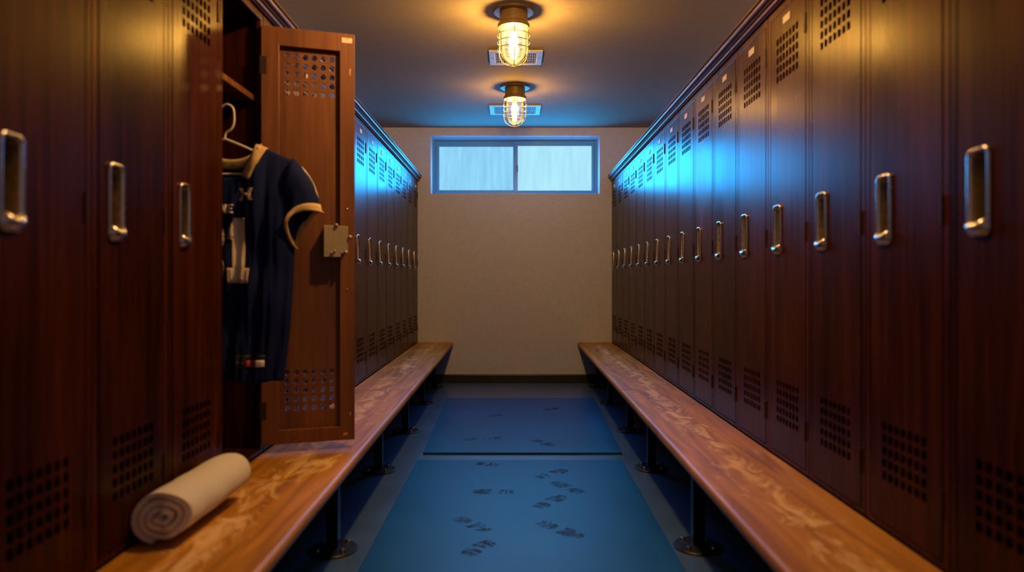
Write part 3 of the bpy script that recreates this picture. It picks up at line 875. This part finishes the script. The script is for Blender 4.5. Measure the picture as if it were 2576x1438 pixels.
# chest lettering NE
def R4(x0, x1, z0, z1): return [(x0,z0),(x1,z0),(x1,z1),(x0,z1)]
lx0, lz0 = J(557, 537); lx1, lz1 = J(590, 514)
h = lz1-lz0; w = (lx1-lx0)*0.46; st = 0.0065
decal('lettering', [R4(lx0, lx0+st, lz0, lz1), R4(lx0+w-st, lx0+w, lz0, lz1), [(lx0+st*.4, lz1),(lx0+st*1.5, lz1),(lx0+w-st*.4, lz0),(lx0+w-st*1.5, lz0)],
     R4(lx1-w, lx1-w+st, lz0, lz1), R4(lx1-w+st, lx1, lz0, lz0+st), R4(lx1-w+st, lx1, lz1-st, lz1), R4(lx1-w+st, lx1-st*.5, lz0+h/2-st/2, lz0+h/2+st/2)], M['twill'], jr, 0.0026)
# chest emblem: two bowed arms overlapping at a narrow waist
EX, EY = 621, 489
polys = [JP((EX-5,EY-3.2),(EX+5,EY-3.2),(EX+5,EY+3.2),(EX-5,EY+3.2))]
for s in (1, -1):
    polys.append(JP((EX-14*s,EY-3.2),(EX-5*s,EY-3.2),(EX-5*s,EY+3.2),(EX-14*s,EY+3.2)))
    for v in (1, -1):
        polys.append(JP((EX-14*s,EY+3.2*v),(EX-5*s,EY+3.2*v),(EX-7*s,EY+10*v),(EX-16.5*s,EY+10*v)))
        polys.append(JP((EX-16.5*s,EY+10*v),(EX-7*s,EY+10*v),(EX-9.5*s,EY+17*v),(EX-20*s,EY+15*v)))
decal('chest_emblem', polys, M['goldtwill'], jr, 0.0030)
# hem tag
tx0, tz0 = J(598, 925); tx1, tz1 = J(671, 893)
tg = decal('hem_tag', [R4(tx0, tx1, tz0, tz1)], M['blackpatch'], jr, 0.0024)
decal('tag_patch', [R4(tx0+0.034, tx0+0.064, tz0+0.004, tz0+0.026)], M['redpatch'], tg, 0.0036)
decal('tag_patch', [R4(tx0+0.070, tx1-0.004, tz0+0.004, tz0+0.028)], M['twill'], tg, 0.0036)
decal('tag_patch', [R4(tx0+0.004, tx0+0.028, tz0+0.016, tz0+0.022)], M['ventdark'], tg, 0.0036)
# sleeve numeral: a narrow white figure along the outer side of the sleeve
for sg in (1, -1):
    SL = sleeve_loops(sg, 0.0016)
    bm = B(); rows = []
    for k in range(2, 9):
        L = SL[k]
        c = sum((Vector(p) for p in L), Vector())/len(L)
        wd = (1.5, 2.2, 1.7, 1.5, 1.5, 1.8, 1.4)[k-2]
        row = []
        for m in range(5):
            idx = (-1.2 + wd*(m/4))
            i0 = math.floor(idx); fr = idx - i0
            p = Vector(L[i0 % 28]).lerp(Vector(L[(i0+1) % 28]), fr)
            row.append(p + (p-c).normalized()*0.001)
        rows.append(row)
    loft(bm, rows, False)
    o = obj('sleeve_numeral', bm, M['twill'], jr, smooth=True, angle=80)
    md = o.modifiers.new('cloth', 'SOLIDIFY'); md.thickness = 0.0012; md.offset = 0

# ------------------------------------------------------------------ rolled towel on the bench
tw = B()
TX, TY = -0.8835, 1.735; R0 = 0.077; zt = CZ - 0.676
turns = 3.4; nA = 200; th = 0.0165
prof_o, prof_i = [], []
for i in range(nA+1):
    a = i/nA; ang = -PI*0.62 - 2*PI*turns*(1-a)
    r = 0.010 + (R0-0.010)*a**0.92
    wob = 1 + 0.05*math.sin(2*ang+0.6) + 0.018*math.sin(3*ang+0.8*a)
    rr = r*wob
    ri = max(0.001, rr - th*(0.86+0.12*math.sin(1.7*ang)))
    prof_o.append((rr*math.cos(ang)*1.05, rr*math.sin(ang)*0.97)); prof_i.append((ri*math.cos(ang)*1.05, ri*math.sin(ang)*0.97))
sec = prof_o + prof_i[::-1]
zmin = min(p[1] for p in sec)
loops = []
Ln = 0.40; nL = 26
for k in range(nL+1):
    s = k/nL; y = Ln*s
    endr = 0.985 + 0.015*math.sin(PI*s)
    L = []
    for j, (x, z) in enumerate(sec):
        edge = 0.006*math.sin(3.1*math.atan2(z, x) + 1.0)*(1-2*s) + (0.010*(math.hypot(x, z)/R0) if s in (0.0,) else 0)
        bul = 1 + 0.020*math.sin(6*s*PI+2*math.atan2(z, x)) * (math.hypot(x, z)/R0)**3 - 0.05*math.exp(-((s-0.55)/0.06)**2)*max(0, math.sin(math.atan2(z, x)*1.0+0.2))*0.6
        L.append((x*endr*bul, y - (0.008*(1-math.hypot(x, z)/R0) if k == nL else 0) + edge*(1 if k in (0, nL) else 0), (z)*endr*bul))
    loops.append(L)
zmin = min(p[2] for L in loops for p in L)
loops = [[(x, y, z - zmin + 0.001) for x, y, z in L] for L in loops]
rows = loft(tw, loops, True)
n = len(prof_o)
for row in (rows[0], rows[-1]):
    for i in range(n-1):
        try: tw.faces.new((row[i], row[i+1], row[2*n-2-i], row[2*n-1-i]))
        except ValueError: pass
o = obj('rolled_towel', tw, M['towel'], smooth=True, angle=60)
o.location = (TX, TY, zt); o.rotation_euler = (0, 0, math.radians(-1.0))
tag(o, 'white towel rolled up on the bench below the lockers', 'towel')

# ------------------------------------------------------------------ light
def area(name, loc, rot, sx, sy, energy, col):
    l = bpy.data.lights.new(name, 'AREA'); l.shape = 'RECTANGLE'; l.size = sx; l.size_y = sy; l.energy = energy; l.color = col
    o = bpy.data.objects.new(name, l); COL.objects.link(o); o.location = loc; o.rotation_euler = rot
    return o
# blue dusk daylight entering through the two panes
zc = (wz(477)+wz(368))/2
TILT = math.radians(8)
for px0, px1, en, col in ((1106, 1290, 15.5, (0.004, 0.36, 1.0)), (1304, 1487, 17.5, (0.005, 0.37, 1.0))):
    o = area('window_daylight', (wx((px0+px1)/2), YW-0.085, zc), (-PI/2 + TILT, 0, 0), wx(px1)-wx(px0), 0.45, en, col)
    o.data.spread = math.radians(150)
# the next warm ceiling lamp of the row, over the camera
pl_ = bpy.data.lights.new('lamp_over_camera', 'POINT'); pl_.energy = 72.0; pl_.color = (1.0, 0.50, 0.17); pl_.shadow_soft_size = 0.035
po = bpy.data.objects.new('lamp_over_camera', pl_); COL.objects.link(po); po.location = (0.05, 2.28, 2.50)

w = bpy.data.worlds.new('dark_surround'); SC.world = w; w.use_nodes = True
w.node_tree.nodes['Background'].inputs[0].default_value = (0.01, 0.012, 0.016, 1); w.node_tree.nodes['Background'].inputs[1].default_value = 0.3

# ------------------------------------------------------------------ camera
cd = bpy.data.cameras.new('camera'); cam = bpy.data.objects.new('camera', cd); COL.objects.link(cam)
cd.sensor_width = 36.0; cd.sensor_fit = 'HORIZONTAL'; cd.lens = 36.0*F/2576.0
cd.shift_x = (1288.0-CX)/2576.0; cd.shift_y = -(719.0-CY)/2576.0
cd.clip_start = 0.02; cd.clip_end = 60
cam.location = (0, 0, CZ); cam.rotation_euler = (PI/2, 0, 0)
cd.dof.use_dof = True; cd.dof.focus_distance = 4.6; cd.dof.aperture_fstop = 1.5
SC.camera = cam
vs = SC.view_settings
SC.display_settings.display_device = 'sRGB'
vs.view_transform = 'Standard'; vs.look = 'None'; vs.exposure = 0.0; vs.gamma = 1.0; vs.use_curve_mapping = False
SC.cycles.use_denoising = True
SC.cycles.max_bounces = 10; SC.cycles.transparent_max_bounces = 16
SC.cycles.sample_clamp_indirect = 6.0
SC.cycles.caustics_reflective = False; SC.cycles.caustics_refractive = False
